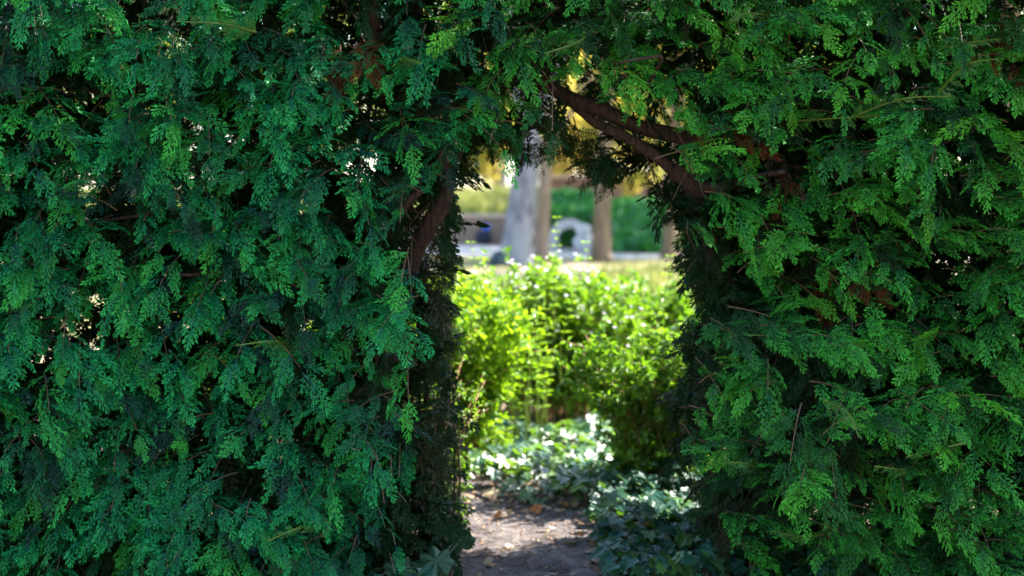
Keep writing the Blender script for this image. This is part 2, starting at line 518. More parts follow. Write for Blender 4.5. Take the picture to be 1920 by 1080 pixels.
sheet('lawn', [(-30, 11), (30, 11), (30, 28.5), (5, 28.5), (-2, 31), (-30, 38)], 0.006, M['lawn'])
sheet('gravel_path', [(-30, 38.004), (-2, 31.004), (5, 28.504), (30, 28.504), (30, 31.5), (6, 31.5), (2.2, 33.5), (-1, 36.4), (-30, 44)], 0.010, M['gravel'])


def bank(name, x0, x1, y0, y1, z0, z1, mat):
    xs = np.linspace(x0, x1, 40)
    ts = np.linspace(0, 1, 10)
    V = np.array([(x, y0 + (y1 - y0) * t + 0.3 * math.sin(x), z0 + (z1 - z0) * t ** 0.8 + 0.06 * math.sin(x * 2.1 + t * 4)) for t in ts for x in xs])
    ii = (np.arange(9)[:, None] * 40 + np.arange(39)[None, :]).ravel()
    o = mesh_np(name, V, [np.stack([ii, ii + 1, ii + 41, ii + 40], -1)], mat, smooth=True)
    return tag(o, kind='structure')


bank('green_bank', 2.3, 26, 31.6, 40, 0.0, 1.0, M['bank_soil'])
bank('grass_bank', -26, 2.3, 37.5, 46, 0.70, 1.25, M['bank_soil'])


def cover(name, x0, x1, y0, y1, z0, z1, n, size, mat, tm, label, cat):
    x = rng.uniform(x0, x1, n)
    t = rng.random(n)
    P = np.stack([x, y0 + (y1 - y0) * t, z0 + (z1 - z0) * t ** 0.8], 1)
    X = np.stack([rng.normal(0, 0.35, n), rng.normal(0, 0.35, n), np.ones(n)], 1) if tm is BLADE else rng.normal(0, 1, (n, 3)) + [0, 0, 0.6]
    mb = Mb()
    scatter(mb, tm, P, X, rng.normal(0, 1, (n, 3)) + [0, -1.2, 0.5], size * rng.uniform(0.5, 1.3, n), 0.25, wide=2.4 if tm is BLADE else 1)
    o = mb.build(name, mat)
    return tag(o, label, cat, kind='stuff')


cover('grass', -14, 0.5, 37.6, 43, 0.70, 1.2, 9000, 0.42, M['grass_sun'], BLADE, 'tall pale sunlit grass on the bank above the brown wall', 'grass')
cover('bank_cover', 0.5, 2.4, 37.5, 43, 0.70, 1.2, 3500, 0.26, M['grass_green'], PLATE, 'dull green ground cover on the bank above the stone arch', 'ground cover')
cover('ground_cover', 2.4, 12, 31.7, 40, 0.05, 1.0, 14000, 0.26, M['grass_green'], PLATE, 'deep green ground cover on the bank behind the tree trunks', 'ground cover')

# ---------------------------------------------------------------- far garden walls, arch, trees
wl = empty('garden_wall', (-6, 36.9, 0))
tag(wl, 'low brown stone wall holding up the sunlit grass bank', 'wall')
mb = Mb(); box(mb, (-14, 36.75, 0), (0.9, 37.2, 0.70)); mb.build('wall_face', M['wallstone'], wl)
mb = Mb(); box(mb, (-14.05, 36.68, 0.702), (0.95, 37.25, 0.79)); mb.build('coping', M['coping'], wl)

bw = empty('brick_wall', (4, 49, 0))
tag(bw, 'long reddish brick wall at the back beyond the green bank', 'wall')
mb = Mb(); box(mb, (1.0, 49, 0), (24, 49.4, 1.78)); mb.build('wall_face', M['brick'], bw)
mb = Mb(); box(mb, (0.9, 48.92, 1.782), (24.1, 49.48, 1.9)); mb.build('coping', M['coping'], bw)

# stone arch
ar = at(1068, 472, 33.0); ar[2] = 0.012
arch = empty('stone_arch', ar)
tag(arch, 'small pale stone arch standing by the path behind the trunks', 'arch')
mb = Mb()
ro, ri, leg, dep = 0.46, 0.27, 0.28, 0.42
prof = []
for k in range(25):
    a = math.pi * k / 24
    prof.append((math.cos(a), math.sin(a)))
V, F = [], []
sec = [(1, 0.0)] + [(None, k) for k in range(25)] + [(-1, 0.0)]
for s, k in sec:
    if s is not None:
        o_, i_ = (s * ro, 0.0), (s * ri, 0.0)
    else:
        c_, s_ = prof[k]
        o_, i_ = (ro * c_, leg + ro * s_), (ri * c_, leg + ri * s_)
    for (u, v) in (o_, i_):
        for dy in (-dep / 2, dep / 2):
            V.append(ar + np.array([u, dy, v]))
for k in range(len(sec) - 1):
    b0, b1 = 4 * k, 4 * k + 4
    F += [(b0, b1, b1 + 2, b0 + 2), (b0 + 1, b0 + 3, b1 + 3, b1 + 1), (b0, b0 + 1, b1 + 1, b1), (b0 + 2, b1 + 2, b1 + 3, b0 + 3)]
F += [(0, 2, 3, 1), (4 * len(sec) - 4, 4 * len(sec) - 3, 4 * len(sec) - 1, 4 * len(sec) - 2)]
mb.add(V, [np.array(F)])
mb.build('arch_ring', M['stone'], arch)
mb = Mb()
box(mb, ar + [ri - 0.05, -0.27, 0], ar + [ro + 0.06, 0.27, 0.09])
mb.build('plinth', M['stone'], arch)
mb = Mb()
box(mb, ar + [-ro - 0.06, -0.27, 0], ar + [-ri + 0.05, 0.27, 0.09])
mb.build('plinth', M['stone'], arch)

orp = at(1096, 474, 32.2); orp[2] = 0.012
orn = empty('stone_ornament', orp)
tag(orn, 'pale stone ornament with a round head on a broad base beside the arch', 'ornament')
mb = Mb(); blob(mb, orp + [0, 0, 0.2], (0.26, 0.22, 0.22), bump=0.1, seed=3); mb.build('base', M['stone'], orn, True)
mb = Mb(); blob(mb, orp + [-0.03, 0, 0.5], (0.17, 0.16, 0.16), bump=0.08, seed=4); mb.build('head', M['stone'], orn, True)

# dark stones at the grey tree's foot
dp = at(935, 499, 27); dp[2] = 0.0
ds = empty('boulder', dp)
tag(ds, 'dark rounded boulder lying left of the leaning grey tree', 'boulder')
mb = Mb(); blob(mb, dp + [0, 0, 0.08], (0.19, 0.17, 0.18), bump=0.12, seed=8); mb.build('rock', M['dark_stone'], ds, True)
mb = Mb(); blob(mb, dp + [0.24, -0.05, 0.03], (0.09, 0.1, 0.10), bump=0.14, seed=9); mb.build('rock_chip', M['dark_stone'], ds, True)

# blue bag on the wall's face
bp = at(912, 436, 36.5)
bp = np.array([bp[0], 36.45, 0.0])
bag = empty('bag', bp)
tag(bag, 'bright blue bag with a dark flap in front of the low brown wall', 'bag')
mb = Mb()
blob(mb, bp + [0, 0, 0.46], (0.10, 0.08, 0.09), bump=0.08, seed=12); mb.build('bag_body', M['blue_cloth'], bag, True)
mb = Mb(); blob(mb, bp + [0.0, 0, 0.56], (0.05, 0.05, 0.05), bump=0.1, seed=13); mb.build('flap', M['dark_cloth'], bag, True)
mb = Mb(); blob(mb, bp + [-0.08, 0.02, 0.2], (0.2, 0.10, 0.2), bump=0.12, seed=14); mb.build('bag_base', M['dark_cloth'], bag, True)


def far_tree(name, label, base, path_px, rad, bark, leafmat, crown_c, crown_r, nleaf, lsize, group=None, limbs=5):
    """trunk given by control points (world), crown of many leaves in clumps"""
    root = empty(name, base)
    tag(root, label, 'tree', group)
    mb = Mb()
    pts = smooth_path(path_px, 24)
    t = np.linspace(0, 1, len(pts))
    rr = rad * (1 - 0.45 * t) + rad * 0.3 * np.exp(-t * 22)
    tube(mb, pts, rr, 16, 0.035)
    tr = mb.build('trunk', bark, root, True)
    cc = np.asarray(crown_c, float)
    cr = np.asarray(crown_r, float)
    lb_pts = []
    for k in range(limbs):
        d = unit(rng.normal(0, 1, 3) * [1, 1, 0.5])
        s0 = pts[int(len(pts) * (0.55 + 0.4 * k / limbs))]
        e = cc + d * cr * 0.7
        mid = (s0 + e) / 2 + [0, 0, 0.25]
        l_ = smooth_path([s0, mid, e], 10)
        mb = Mb()
        tube(mb, l_, np.linspace(rad * 0.4, rad * 0.08, len(l_)), 7)
        mb.build('limb', bark, root, True)
        lb_pts.append(l_)
    ncl = max(12, nleaf // 55)
    d = unit(rng.normal(0, 1, (ncl, 3)))
    C = cc + d * cr * (rng.random((ncl, 1)) ** 0.45)
    cl = rng.integers(0, ncl, nleaf)
    P = C[cl] + rng.normal(0, 0.13, (nleaf, 3)) * cr.mean() * [1, 1, 0.7]
    mb = Mb()
    X = rng.normal(0, 1, (nleaf, 3)) + [0, 0, -0.5]
    scatter(mb, PLATE, P, X, rng.normal(0, 1, (nleaf, 3)) + [0, 0, 0.7], lsize * rng.uniform(0.6, 1.3, nleaf), 0.1, rnd=np.clip(rng.random(ncl)[cl] + rng.normal(0, 0.15, nleaf), 0, 1))
    mb.build('crown', leafmat, root)
    return root


def W(px, py, Y):
    return at(px, py, Y)


b = W(963, 500, 27.5); b[2] = 0
far_tree('park_tree', 'big leaning grey trunked tree, widest trunk seen through the arch', b,
         [b, W(972, 440, 27.5), W(980, 370, 27.6), W(988, 300, 27.7), W(996, 220, 28), W(1004, 60, 28), W(1000, -120, 28)],
         0.315, M['grey_bark'], M['yellow'], (0.6, 29, 7.2), (3.2, 2.6, 2.0), 4200, 0.16)
b = W(1015, 500, 28.4); b[2] = 0
far_tree('park_tree', 'slim tan trunked tree right beside the leaning grey one', b,
         [b, W(1017, 430, 28.4), W(1021, 350, 28.4), W(1026, 280, 28.5), W(1036, 150, 28.6), W(1050, -60, 29)],
         0.155, M['tan_bark'], M['yellow'], (1.6, 29.6, 6.2), (2.2, 2.0, 1.8), 2600, 0.16)
b = W(1127, 492, 28.3); b[2] = 0
far_tree('park_tree', 'straight brown trunked tree just right of the stone arch', b,
         [b, W(1128, 430, 28.3), W(1131, 350, 28.3), W(1134, 270, 28.3), W(1140, 100, 28.4), W(1150, -80, 28.6)],
         0.20, M['brown_bark'], M['yellow'], (2.5, 28.6, 6.0), (2.4, 2.0, 2.2), 3000, 0.16)
b = W(1257, 484, 29.6); b[2] = 0
far_tree('park_tree', 'brown trunked tree in front of the green bank by the hedge edge', b,
         [b, W(1259, 430, 29.6), W(1262, 350, 29.6), W(1264, 250, 29.7), W(1270, 60, 29.8)],
         0.19, M['brown_bark'], M['green_crown'], (3.6, 30, 5.0), (2.0, 2.0, 1.8), 2200, 0.16)
b = W(936, 392, 47); b[2] = 1.0
far_tree('park_tree', 'pale distant trunked tree on the grass bank above the wall', b,
         [b, W(937, 360, 47), W(940, 320, 47), W(944, 200, 47), W(950, 40, 47)],
         0.25, M['grey_bark'], M['yellow'], (-0.2, 47, 5.5), (3.0, 2.2, 2.2), 3000, 0.2)
b = np.array([6.4, 36.6, 0.6])  # out of view, added for the shade its crown throws on the arch
far_tree('park_tree', 'unseen broad green tree added at the right so its crown shades the stone arch', b, [b, b + [0, 0, 2], b + [0.1, 0, 4.5], b + [0, 0, 7]],
         0.3, M['brown_bark'], M['green_crown'], (6.6, 35.4, 7.6), (4.6, 5.2, 2.6), 9500, 0.25)
b = np.array([8.7, 25.3, 0.0])  # another unseen tree, placed to break up the sun on the lawn
far_tree('park_tree', 'unseen tall tree added at the right so its crown dapples the lawn', b, [b, b + [0, 0, 2], b + [0.1, 0, 4.5], b + [0, 0, 7]],
         0.25, M['brown_bark'], M['green_crown'], (8.6, 25.5, 7.2), (4.2, 3.8, 2.2), 4600, 0.24)
# low autumn trees whose yellow leaves hang down to eye level
ylab = ['yellow leaved tree on the grass bank at the far left of the arch', 'yellow leaved tree behind the slim tan trunk',
        'yellow leaved tree hanging low before the brick wall', 'yellow leaved tree over the green bank']
for (px, Y, zc, rx, rz, n), lb in zip([(880, 44, 3.4, 1.6, 1.9, 3000), (1048, 52, 4.0, 1.5, 2.4, 2400), (1175, 41, 3.7, 1.5, 2.2, 4200), (1330, 44, 3.6, 2.2, 2.0, 2600)], ylab):
    x = (px - 960) / FPX * Y
    b = np.array([x + 0.8, Y + 0.8, 1.0])
    far_tree('autumn_tree', lb, b, [b, b + [0.0, 0, 1.2], b + [-0.3, 0, 3], b + [-0.4, 0, zc + 1]], 0.13, M['brown_bark'], M['yellow'],
             (x, Y, zc), (rx, 1.5, rz), n, 0.2, group='yellow autumn trees', limbs=4)

# a belt of trees behind everything
proto = far_tree('background_tree', 'tree of the green and yellow belt at the very back of the park', (0, 0, 0),
                 [(0, 0, 0), (0.1, 0, 2), (0.0, 0.1, 5), (0.1, 0, 8)], 0.28, M['grey_bark'], M['green_crown'], (0, 0, 6.0), (3.8, 3.0, 4.2), 5200, 0.34, group='belt of trees at the back of the park')


def copy_tree(o, parent=None):
    c = o.copy()
    col.objects.link(c)
    if parent is not None:
        c.parent = parent
    for ch in list(o.children):
        copy_tree(ch, c)
    return c


for k, (x, y, s, rz) in enumerate([(-23, 66, 1.1, 0.3), (-16, 62, 1.0, 1.2), (-9.5, 66, 1.1, 2.2), (-3.2, 62, 0.95, 3.1), (2.6, 66, 1.05, 4.0), (8, 62, 1.0, 5.2), (14, 65, 1.1, 0.9), (21, 62, 1.05, 2.7)]):
    o = proto if k == 0 else copy_tree(proto)
    o.location = (x, y, 0)
    o.scale = (s, s, s)
    o.rotation_euler.z = rz

for k, (x, y, s_, rz, lb) in enumerate([(-10.5, -10.5, 1.0, 0.5, 'unseen green tree added opposite the left hedge to block low sky light'), (-3.4, -12.5, 1.05, 1.9, 'unseen green tree added opposite the arch to block low sky light'), (3.6, -12.0, 1.0, 3.3, 'unseen green tree added opposite the right hedge to block low sky light'), (10.5, -10.0, 1.0, 4.6, 'unseen green tree added at the far right, behind the viewpoint, to block low sky light')]):
    o = copy_tree(proto)  # added behind the camera to keep low sky light off the hedge face
    o.location = (x, y, -0.9)
    o.scale = (s_, s_, s_)
    o.rotation_euler.z = rz
    o['label'] = lb
    o['group'] = 'unseen trees added to block the low sky'

# pink flower tuft far away
fp = at(1088, 394, 43)
ft = empty('flowering_plant', fp)
o = ft
tag(ft, 'small tuft of pink and lilac flowers at the foot of the brick wall', 'plant')
mb = Mb(); n = 90
P = fp + rng.normal(0, 0.12, (n, 3)) + [0, 0, 0.06]
scatter(mb, PLATE, P, rng.normal(0, 1, (n, 3)), rng.normal(0, 1, (n, 3)), 0.09); mb.build('flowers', M['petal'], ft)['kind'] = 'stuff'
mb = Mb(); P = fp + rng.normal(0, 0.13, (n, 3)) - [0, 0, 0.12]
scatter(mb, LEAF, P, rng.normal(0, 1, (n, 3)), rng.normal(0, 1, (n, 3)), 0.16); mb.build('foliage', M['green_crown'], ft)


# ---------------------------------------------------------------- shrubs behind the arch
def shrub(name, label, base, h, rx, ry, nstem, ntwig, nleaf, lsize, leafmat, lean=(0, 0), stem_r=0.008, bare=0.25, flowers=0, group=None, topbias=1.0, spread=1.0, stemmat=None):
    base = np.asarray(base, float)
    root = empty(name, base)
    tag(root, label, 'shrub', group)
    sm = stemmat or M['twig']
    tw_s, tw_e = [], []
    for k in range(nstem):
        a = 2 * math.pi * (k + rng.random() * 0.6) / nstem
        rr = math.sqrt(rng.random()) * 0.95
        tp = base + [rx * rr * math.cos(a) + lean[0], ry * rr * math.sin(a) + lean[1], h * (1 - 0.28 * rr * rr) * rng.uniform(0.82, 1.0)]
        b0 = base + [0.16 * rx * math.cos(a) * spread, 0.16 * ry * math.sin(a) * spread, -0.02]
        mid = b0 * 0.55 + tp * 0.45 + [-(rx * 0.12) * math.cos(a), -(ry * 0.12) * math.sin(a), h * 0.10]
        pts = smooth_path([b0, mid, tp], 14)
        mb = Mb()
        tube(mb, pts, np.linspace(stem_r, stem_r * 0.3, len(pts)), 6)
        mb.build('stem', sm, root, True)
        for q in range(ntwig):
            t = bare + (1 - bare) * ((q + rng.random()) / ntwig) ** (1 / topbias)
            f = t * (len(pts) - 1)
            i = min(int(f), len(pts) - 2)
            s = pts[i] + (pts[i + 1] - pts[i]) * (f - i)
            d = unit(unit(pts[i + 1] - pts[i]) * 0.7 + unit(rng.normal(0, 1, 3)) * [1, 1, 0.6])
            tw_s.append(s); tw_e.append(s + d * rng.uniform(0.10, 0.24) * min(1.2, h))
    S, E = np.array(tw_s), np.array(tw_e)
    mbt = Mb()
    D = E - S
    ln = np.linalg.norm(D, axis=1)
    V, faces, T = STEM
    scatter(mbt, STEM, S, D, rng.normal(0, 1, D.shape), ln, wide=0.0035 / ln)
    mbt.build('twigs', sm, root)
    i = rng.integers(0, len(S), nleaf)
    t = rng.random(nleaf)[:, None] ** 0.8
    P = S[i] + D[i] * t
    out = unit(P - (base + [lean[0] * .5, lean[1] * .5, h * 0.45]))
    X = unit(D[i]) * 0.6 + unit(rng.normal(0, 1, (nleaf, 3))) * 0.9 + [0, 0, -0.1]
    N = unit(rng.normal(0, 1, (nleaf, 3))) * 0.8 + [0, 0, 0.8] + out * 0.4
    tr = np.clip(rng.random(len(S))[i] * 0.7 + rng.random(nleaf) * 0.3, 0, 1)
    mb = Mb()
    scatter(mb, LEAF, P, X, N, lsize * rng.uniform(0.55, 1.25, nleaf), 0.15, rnd=tr, wide=1.25)
    mb.build('foliage', leafmat, root)
    if flowers:
        top = np.argsort(-(E[:, 2] + rng.normal(0, 0.12, len(E))))[: max(8, len(E) // 2)]
        j = rng.choice(top, flowers)
        c = E[j] + rng.normal(0, 0.03, (flowers, 3))
        mb = Mb()
        for k in range(5):
            a = 2 * math.pi * k / 5
            X = np.stack([np.full(flowers, math.cos(a)), np.full(flowers, math.sin(a)), rng.normal(0.3, 0.4, flowers)], 1)
            scatter(mb, PLATE, c, X, np.tile([0, 0, 1.0], (flowers, 1)) + rng.normal(0, 0.4, (flowers, 3)), 0.016 * rng.uniform(0.7, 1.3, flowers), -0.2)
        o = mb.build('flowers', M['petal'], root)
        o['kind'] = 'stuff'
    return root


cs = at(1030, 828, 8.5); cs[2] = 0
centre = shrub('flowering_shrub', 'wide shrub with pale flowers and bare reddish lower stems, facing the arch', cs, 1.04, 0.62, 0.46, 34, 28, 18000, 0.042, M['abelia'], bare=0.22, flowers=330, stem_r=0.008, spread=2.4)
for (x_, y_, h_, lb) in [(-0.55, 9.3, 0.95, 'green shrub standing behind the left side of the flowering shrub'), (0.75, 9.3, 0.9, 'green shrub standing behind the right side of the flowering shrub')]:
    shrub('leafy_shrub', lb, (x_, y_, 0), h_, 0.8, 0.4, 30, 24, 11000, 0.055, M['darkshrub'], bare=0.02, stem_r=0.006, spread=4.5)
# tall young shoots rising out of the centre shrub
for (px0, py0, px1, py1, Y) in [(965, 700, 972, 520, 7.8), (1010, 690, 1003, 560, 7.8), (1040, 560, 1044, 408, 8.1), (1052, 640, 1090, 500, 7.9), (1105, 560, 1098, 455, 8.3), (905, 560, 882, 455, 8.0), (1245, 560, 1256, 480, 7.9)] + [(rng.uniform(935, 1030), rng.uniform(690, 800), rng.uniform(930, 1040), rng.uniform(560, 680), rng.uniform(7.5, 7.9)) for _ in range(16)]:
    p0, p1 = at(px0, py0, Y), at(px1, py1, Y)
    mb = Mb()
    mid = (p0 + p1) / 2 + [0.012, 0, 0]
    pts = smooth_path([p0 - [0, 0, 0.25], p0, mid, p1], 14)
    tube(mb, pts, np.linspace(0.004, 0.0015, len(pts)), 5)
    stem_o = None
    n = max(8, int(np.linalg.norm(p1 - p0) / 0.022))
    n += n % 2
    t = np.repeat(np.linspace(0.12, 1, n // 2), 2)
    P = p0 + (p1 - p0) * t[:, None]
    a = np.repeat(np.arange(n // 2) * 1.57, 2) + np.tile([0, np.pi], n // 2) + rng.normal(0, 0.3, n)
    X = np.stack([np.cos(a), np.sin(a), np.full(n, 0.45)], 1)
    scatter(mb, LEAF, P, X, np.tile([0, 0, 1.0], (n, 1)) + rng.normal(0, 0.2, (n, 3)), 0.046 * (1.15 - 0.5 * t), 0.2, wide=1.3)
    mb.build('young_shoot', M['privet'], centre)

shrub('leafy_shrub', 'green shrub seen through the stone arch from behind', (1.45, 34.6, 0), 0.85, 0.9, 0.5, 14, 14, 2600, 0.13, M['grass_green'], bare=0.0, stem_r=0.012, spread=4)
b = at(868, 838, 7.4); b[2] = 0
shrub('leafy_shrub', 'yellow green sunlit shrub at the left of the path behind the hedge', b, 1.05, 0.36, 0.42, 22, 24, 10000, 0.042, M['privet'], bare=0.15, stem_r=0.007, group=None)
b = at(1245, 860, 6.8); b[2] = 0
shrub('leafy_shrub', 'dense green shrub leaning over the ivy at the right of the path', b, 0.84, 0.46, 0.34, 28, 26, 14000, 0.036, M['darkshrub'], bare=0.1, stem_r=0.006, lean=(-0.04, -0.03), spread=2.5)
# shrubs whose leaves glimmer through the hedge
b = np.array([-1.55, 7.9, 0])
shrub('leafy_shrub', 'pale green shrub glimpsed through gaps low in the left hedge', b, 1.2, 0.7, 0.5, 14, 14, 3500, 0.055, M['privet'], bare=0.1, stem_r=0.008)
b = np.array([1.95, 8.2, 0])
shrub('leafy_shrub', 'green shrub glimpsed through gaps low in the right hedge', b, 1.2, 0.7, 0.5, 14, 14, 3500, 0.055, M['darkshrub'], bare=0.1, stem_r=0.008)
# pale sunlit grass tufts on the lawn beyond
mb = Mb(); n = 4200
P = np.stack([rng.uniform(1.0, 3.2, n), rng.uniform(14, 22, n), np.zeros(n)], 1)
P[:, 0] *= P[:, 1] / 17
scatter(mb, BLADE, P, np.stack([rng.normal(0, .35, n), rng.normal(0, .35, n), np.ones(n)], 1), rng.normal(0, 1, (n, 3)) + [0, -1, 0], rng.uniform(0.15, 0.5, n), 0.25, wide=1.6)
tag(mb.build('grass', M['grass_sun']), 'pale tall grass on the lawn right behind the shrubs', 'grass', kind='stuff')


# ---------------------------------------------------------------- ivy ground cover
def ivy_patch(name, label, poly_px, n, size, hmax, mat='ivy'):
    """leaves over a patch of ground whose outline is given on the ground in metres"""
    poly = np.asarray(poly_px, float)
    lo, hi = poly.min(0), poly.max(0)
    P = rng.uniform(lo, hi, (n * 3, 2))
    P = P[inside(poly, P)][:n]
    k = len(P)
    hz = hmax * (0.35 + 0.65 * (nz(P[:, 0] * 3, P[:, 1] * 3, 3) * 0.5 + 0.5)) * rng.random(k) ** 0.6
    P3 = np.stack([P[:, 0], P[:, 1], ground_z(P[:, 0], P[:, 1]) + 0.02 + hz], 1)
    a = rng.uniform(0, 6.28, k)
    X = np.stack([np.cos(a), np.sin(a) - 0.35, np.full(k, -0.25)], 1)
    N = np.stack([rng.normal(0.22, 0.38, k), rng.normal(-0.4, 0.38, k), np.ones(k)], 1)
    mb = Mb()
    scatter(mb, IVY, P3, X, N, size * rng.uniform(0.4, 1.35, k), 0.12)
    G = P3[::2].copy()
    scatter(mb, STEM, G * [1, 1, 0] + [0, 0, 0.0], np.stack([rng.normal(0, .02, len(G)), rng.normal(0, .02, len(G)), G[:, 2]], 1), rng.normal(0, 1, (len(G), 3)), G[:, 2], wide=0.003 / (G[:, 2] + 0.01))
    o = mb.build(name, M[mat])
    return tag(o, label, 'ivy', kind='stuff')


ivy_patch('ivy', 'glossy ivy patch catching the sun below the flowering shrub',
          [(-0.20, 7.0), (0.03, 6.68), (0.28, 6.52), (0.62, 6.7), (0.95, 7.1), (1.0, 8.0), (0.6, 8.5), (-0.1, 8.4), (-0.35, 7.7)], 1250, 0.076, 0.20)
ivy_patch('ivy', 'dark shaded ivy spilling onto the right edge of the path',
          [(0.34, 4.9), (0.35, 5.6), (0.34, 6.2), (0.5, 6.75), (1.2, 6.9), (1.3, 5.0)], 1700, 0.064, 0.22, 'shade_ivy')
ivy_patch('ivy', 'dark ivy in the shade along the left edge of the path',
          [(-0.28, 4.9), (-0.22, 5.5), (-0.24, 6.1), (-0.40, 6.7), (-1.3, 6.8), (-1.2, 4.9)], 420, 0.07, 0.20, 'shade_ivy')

# leaf litter
n = 4200
P = np.stack([rng.uniform(-1.5, 1.6, n), rng.uniform(4.6, 8.4, n)], 1)
edge = np.abs(P[:, 0] - 0.06) / 0.4
keep = (rng.random(n) < np.clip(edge ** 2, 0.22, 1)) | (P[:, 1] > 6.5)
P = P[keep]; k = len(P)
P3 = np.stack([P[:, 0], P[:, 1], ground_z(P[:, 0], P[:, 1]) + 0.012 + rng.random(k) * 0.015], 1)
a = rng.uniform(0, 6.28, k)
mb = Mb()
scatter(mb, PLATE, P3, np.stack([np.cos(a), np.sin(a), rng.normal(0, .25, k)], 1), np.stack([rng.normal(0, .35, k), rng.normal(0, .35, k), np.ones(k)], 1), rng.uniform(0.01, 0.055, k) , rng.uniform(-0.3, 0.4, k))
n = 5000                                   # dropped needles and twig ends
P = np.stack([rng.uniform(-0.9, 1.0, n), rng.uniform(4.6, 7.2, n)], 1)
P3 = np.stack([P[:, 0], P[:, 1], ground_z(P[:, 0], P[:, 1]) + 0.010 + rng.random(n) * 0.006], 1)
a = rng.uniform(0, 6.28, n); ln = rng.uniform(0.008, 0.035, n)
scatter(mb, STEM, P3, np.stack([np.cos(a), np.sin(a), rng.normal(0, .1, n)], 1), np.tile([0, 0, 1.0], (n, 1)), ln, wide=0.0022 / ln)
tag(mb.build('leaf_litter', M['litter']), 'brown leaf litter scattered beside and across the path', 'leaf litter', kind='stuff')
# small pebbles and grit on the path
mb = Mb()
n = 700
P = np.stack([rng.uniform(-0.35, 0.5, n), rng.uniform(4.6, 6.9, n)], 1)
for k in range(n):
    r = rng.uniform(0.003, 0.009)
    z = ground_z(P[k, 0], P[k, 1]) + 0.010
    c = np.array([P[k, 0], P[k, 1], z])
    V = c + np.array([(r, 0, 0), (0, r, 0), (-r * 1.1, 0, 0), (0, -r * .9, 0), (0, 0, r * .8), (0, 0, -r)])
    mb.add(V, [np.array([(0, 1, 4), (1, 2, 4), (2, 3, 4), (3, 0, 4)])], 0.3, rng.random())
tag(mb.build('gravel', M['litter']), 'fine grit and pebbles on the trodden path', 'grit', kind='stuff')


def one_leaf(px, py, size, ang, mat, label, tilt=0.3, tm=PLATE, curl=-0.5):
    d = CAMH * FPX / (py - 350)
    p = at(px, py, d * cP)
    p[2] = ground_z(p[0], p[1]) + 0.022
    mb = Mb()
    scatter(mb, tm, [p], [[math.cos(ang), math.sin(ang), tilt]], [[0.1, -0.5, 1.0]], size, curl, rnd=0.3)
    o = mb.build('fallen_leaf', mat, origin=p)
    return tag(o, label, 'leaf', 'fallen leaves on the path')


one_leaf(1002, 966, 0.06, 0.9, M['orange_leaf'], 'curled orange leaf at the lower edge of the sunlit ivy', 0.8, IVY, 0.1)
one_leaf(903, 941, 0.10, 0.2, M['tan_leaf'], 'large flat tan leaf at the back left of the path', 0.25, PLATE, 0.0)
one_leaf(927, 982, 0.045, 0.3, M['orange_leaf'], 'folded orange and pale leaf in the sunlit strip of path', 0.5)
one_leaf(953, 976, 0.03, 1.2, M['tan_leaf'], 'small pale upright leaf beside the folded orange one', 0.9)
one_leaf(1016, 1026, 0.032, 0.1, M['tan_leaf'], 'pale leaf alone in the middle of the shaded path', 0.2)
one_leaf(1063, 958, 0.035, 2.0, M['orange_leaf'], 'orange leaf among the litter right of the sunlit ivy', 0.6, IVY, 0.1)
one_leaf(905, 1078, 0.045, 0.4, M['tan_leaf'], 'pale leaf at the very bottom of the path', 0.2)
one_leaf(1095, 1030, 0.035, 2.6, M['orange_leaf'], 'dull orange leaf by the shaded ivy at the right of the path', 0.3)

# broad ribbed leaves at the lower left of the opening
bp_ = at(800, 1130, 5.15); bp_[2] = 0
bl = empty('broad_leaved_plant', bp_)
tag(bl, 'low plant with broad round ribbed dark leaves at the left foot of the hedge', 'plant')
for (px, py, Y, r, tx) in [(818, 1050, 5.15, 0.062, 0.0), (752, 1066, 5.2, 0.06, 0.3), (790, 1085, 5.0, 0.055, -0.3), (868, 1008, 5.35, 0.05, 0.2), (846, 1022, 5.4, 0.042, -0.1)]:
    c = at(px, py, Y)
    mb = Mb()
    K, Rg = 28, 5
    V, T = [c], [0]
    nrm = unit(np.array([tx, -0.75, 0.75])); ax = unit(np.cross([0, 0, 1.0], nrm)); ay = np.cross(nrm, ax)
    for i in range(1, Rg + 1):
        for k in range(K):
            a = 2 * math.pi * k / K
            lob = 1 + 0.10 * math.cos(7 * a) - 0.25 * math.exp(-((a - 4.7) / 0.35) ** 2)
            q = r * lob * i / Rg
            V.append(c + ax * q * math.cos(a) + ay * q * math.sin(a) + nrm * (0.012 * math.cos(7 * a) * i / Rg - 0.02 * (i / Rg) ** 2))
            T.append(0.9 if math.cos(7 * a) > 0.85 else 0.2)
    tri = np.array([(0, 1 + k, 1 + (k + 1) % K) for k in range(K)])
    qd = np.array([(1 + (i - 1) * K + k, 1 + i * K + k, 1 + i * K + (k + 1) % K, 1 + (i - 1) * K + (k + 1) % K) for i in range(1, Rg) for k in range(K)])
    mb.add(V, [tri, qd], T, 0.3)
    tube(mb, smooth_path([c, (c + bp_) / 2 + [0, 0.02, 0.02], bp_], 8), 0.003, 5)
    mb.build('leaf', M['broad'], bl, True)

# twiggy half-bare shrub left of the path
b = at(800, 1010, 6.1); b[2] = 0
shrub('twiggy_shrub', 'thin twiggy shrub with bare brown stems at the left edge of the opening', b, 0.85, 0.30, 0.3, 20, 9, 1500, 0.028, M['darkshrub'], bare=0.05, stem_r=0.0045, spread=3.0)

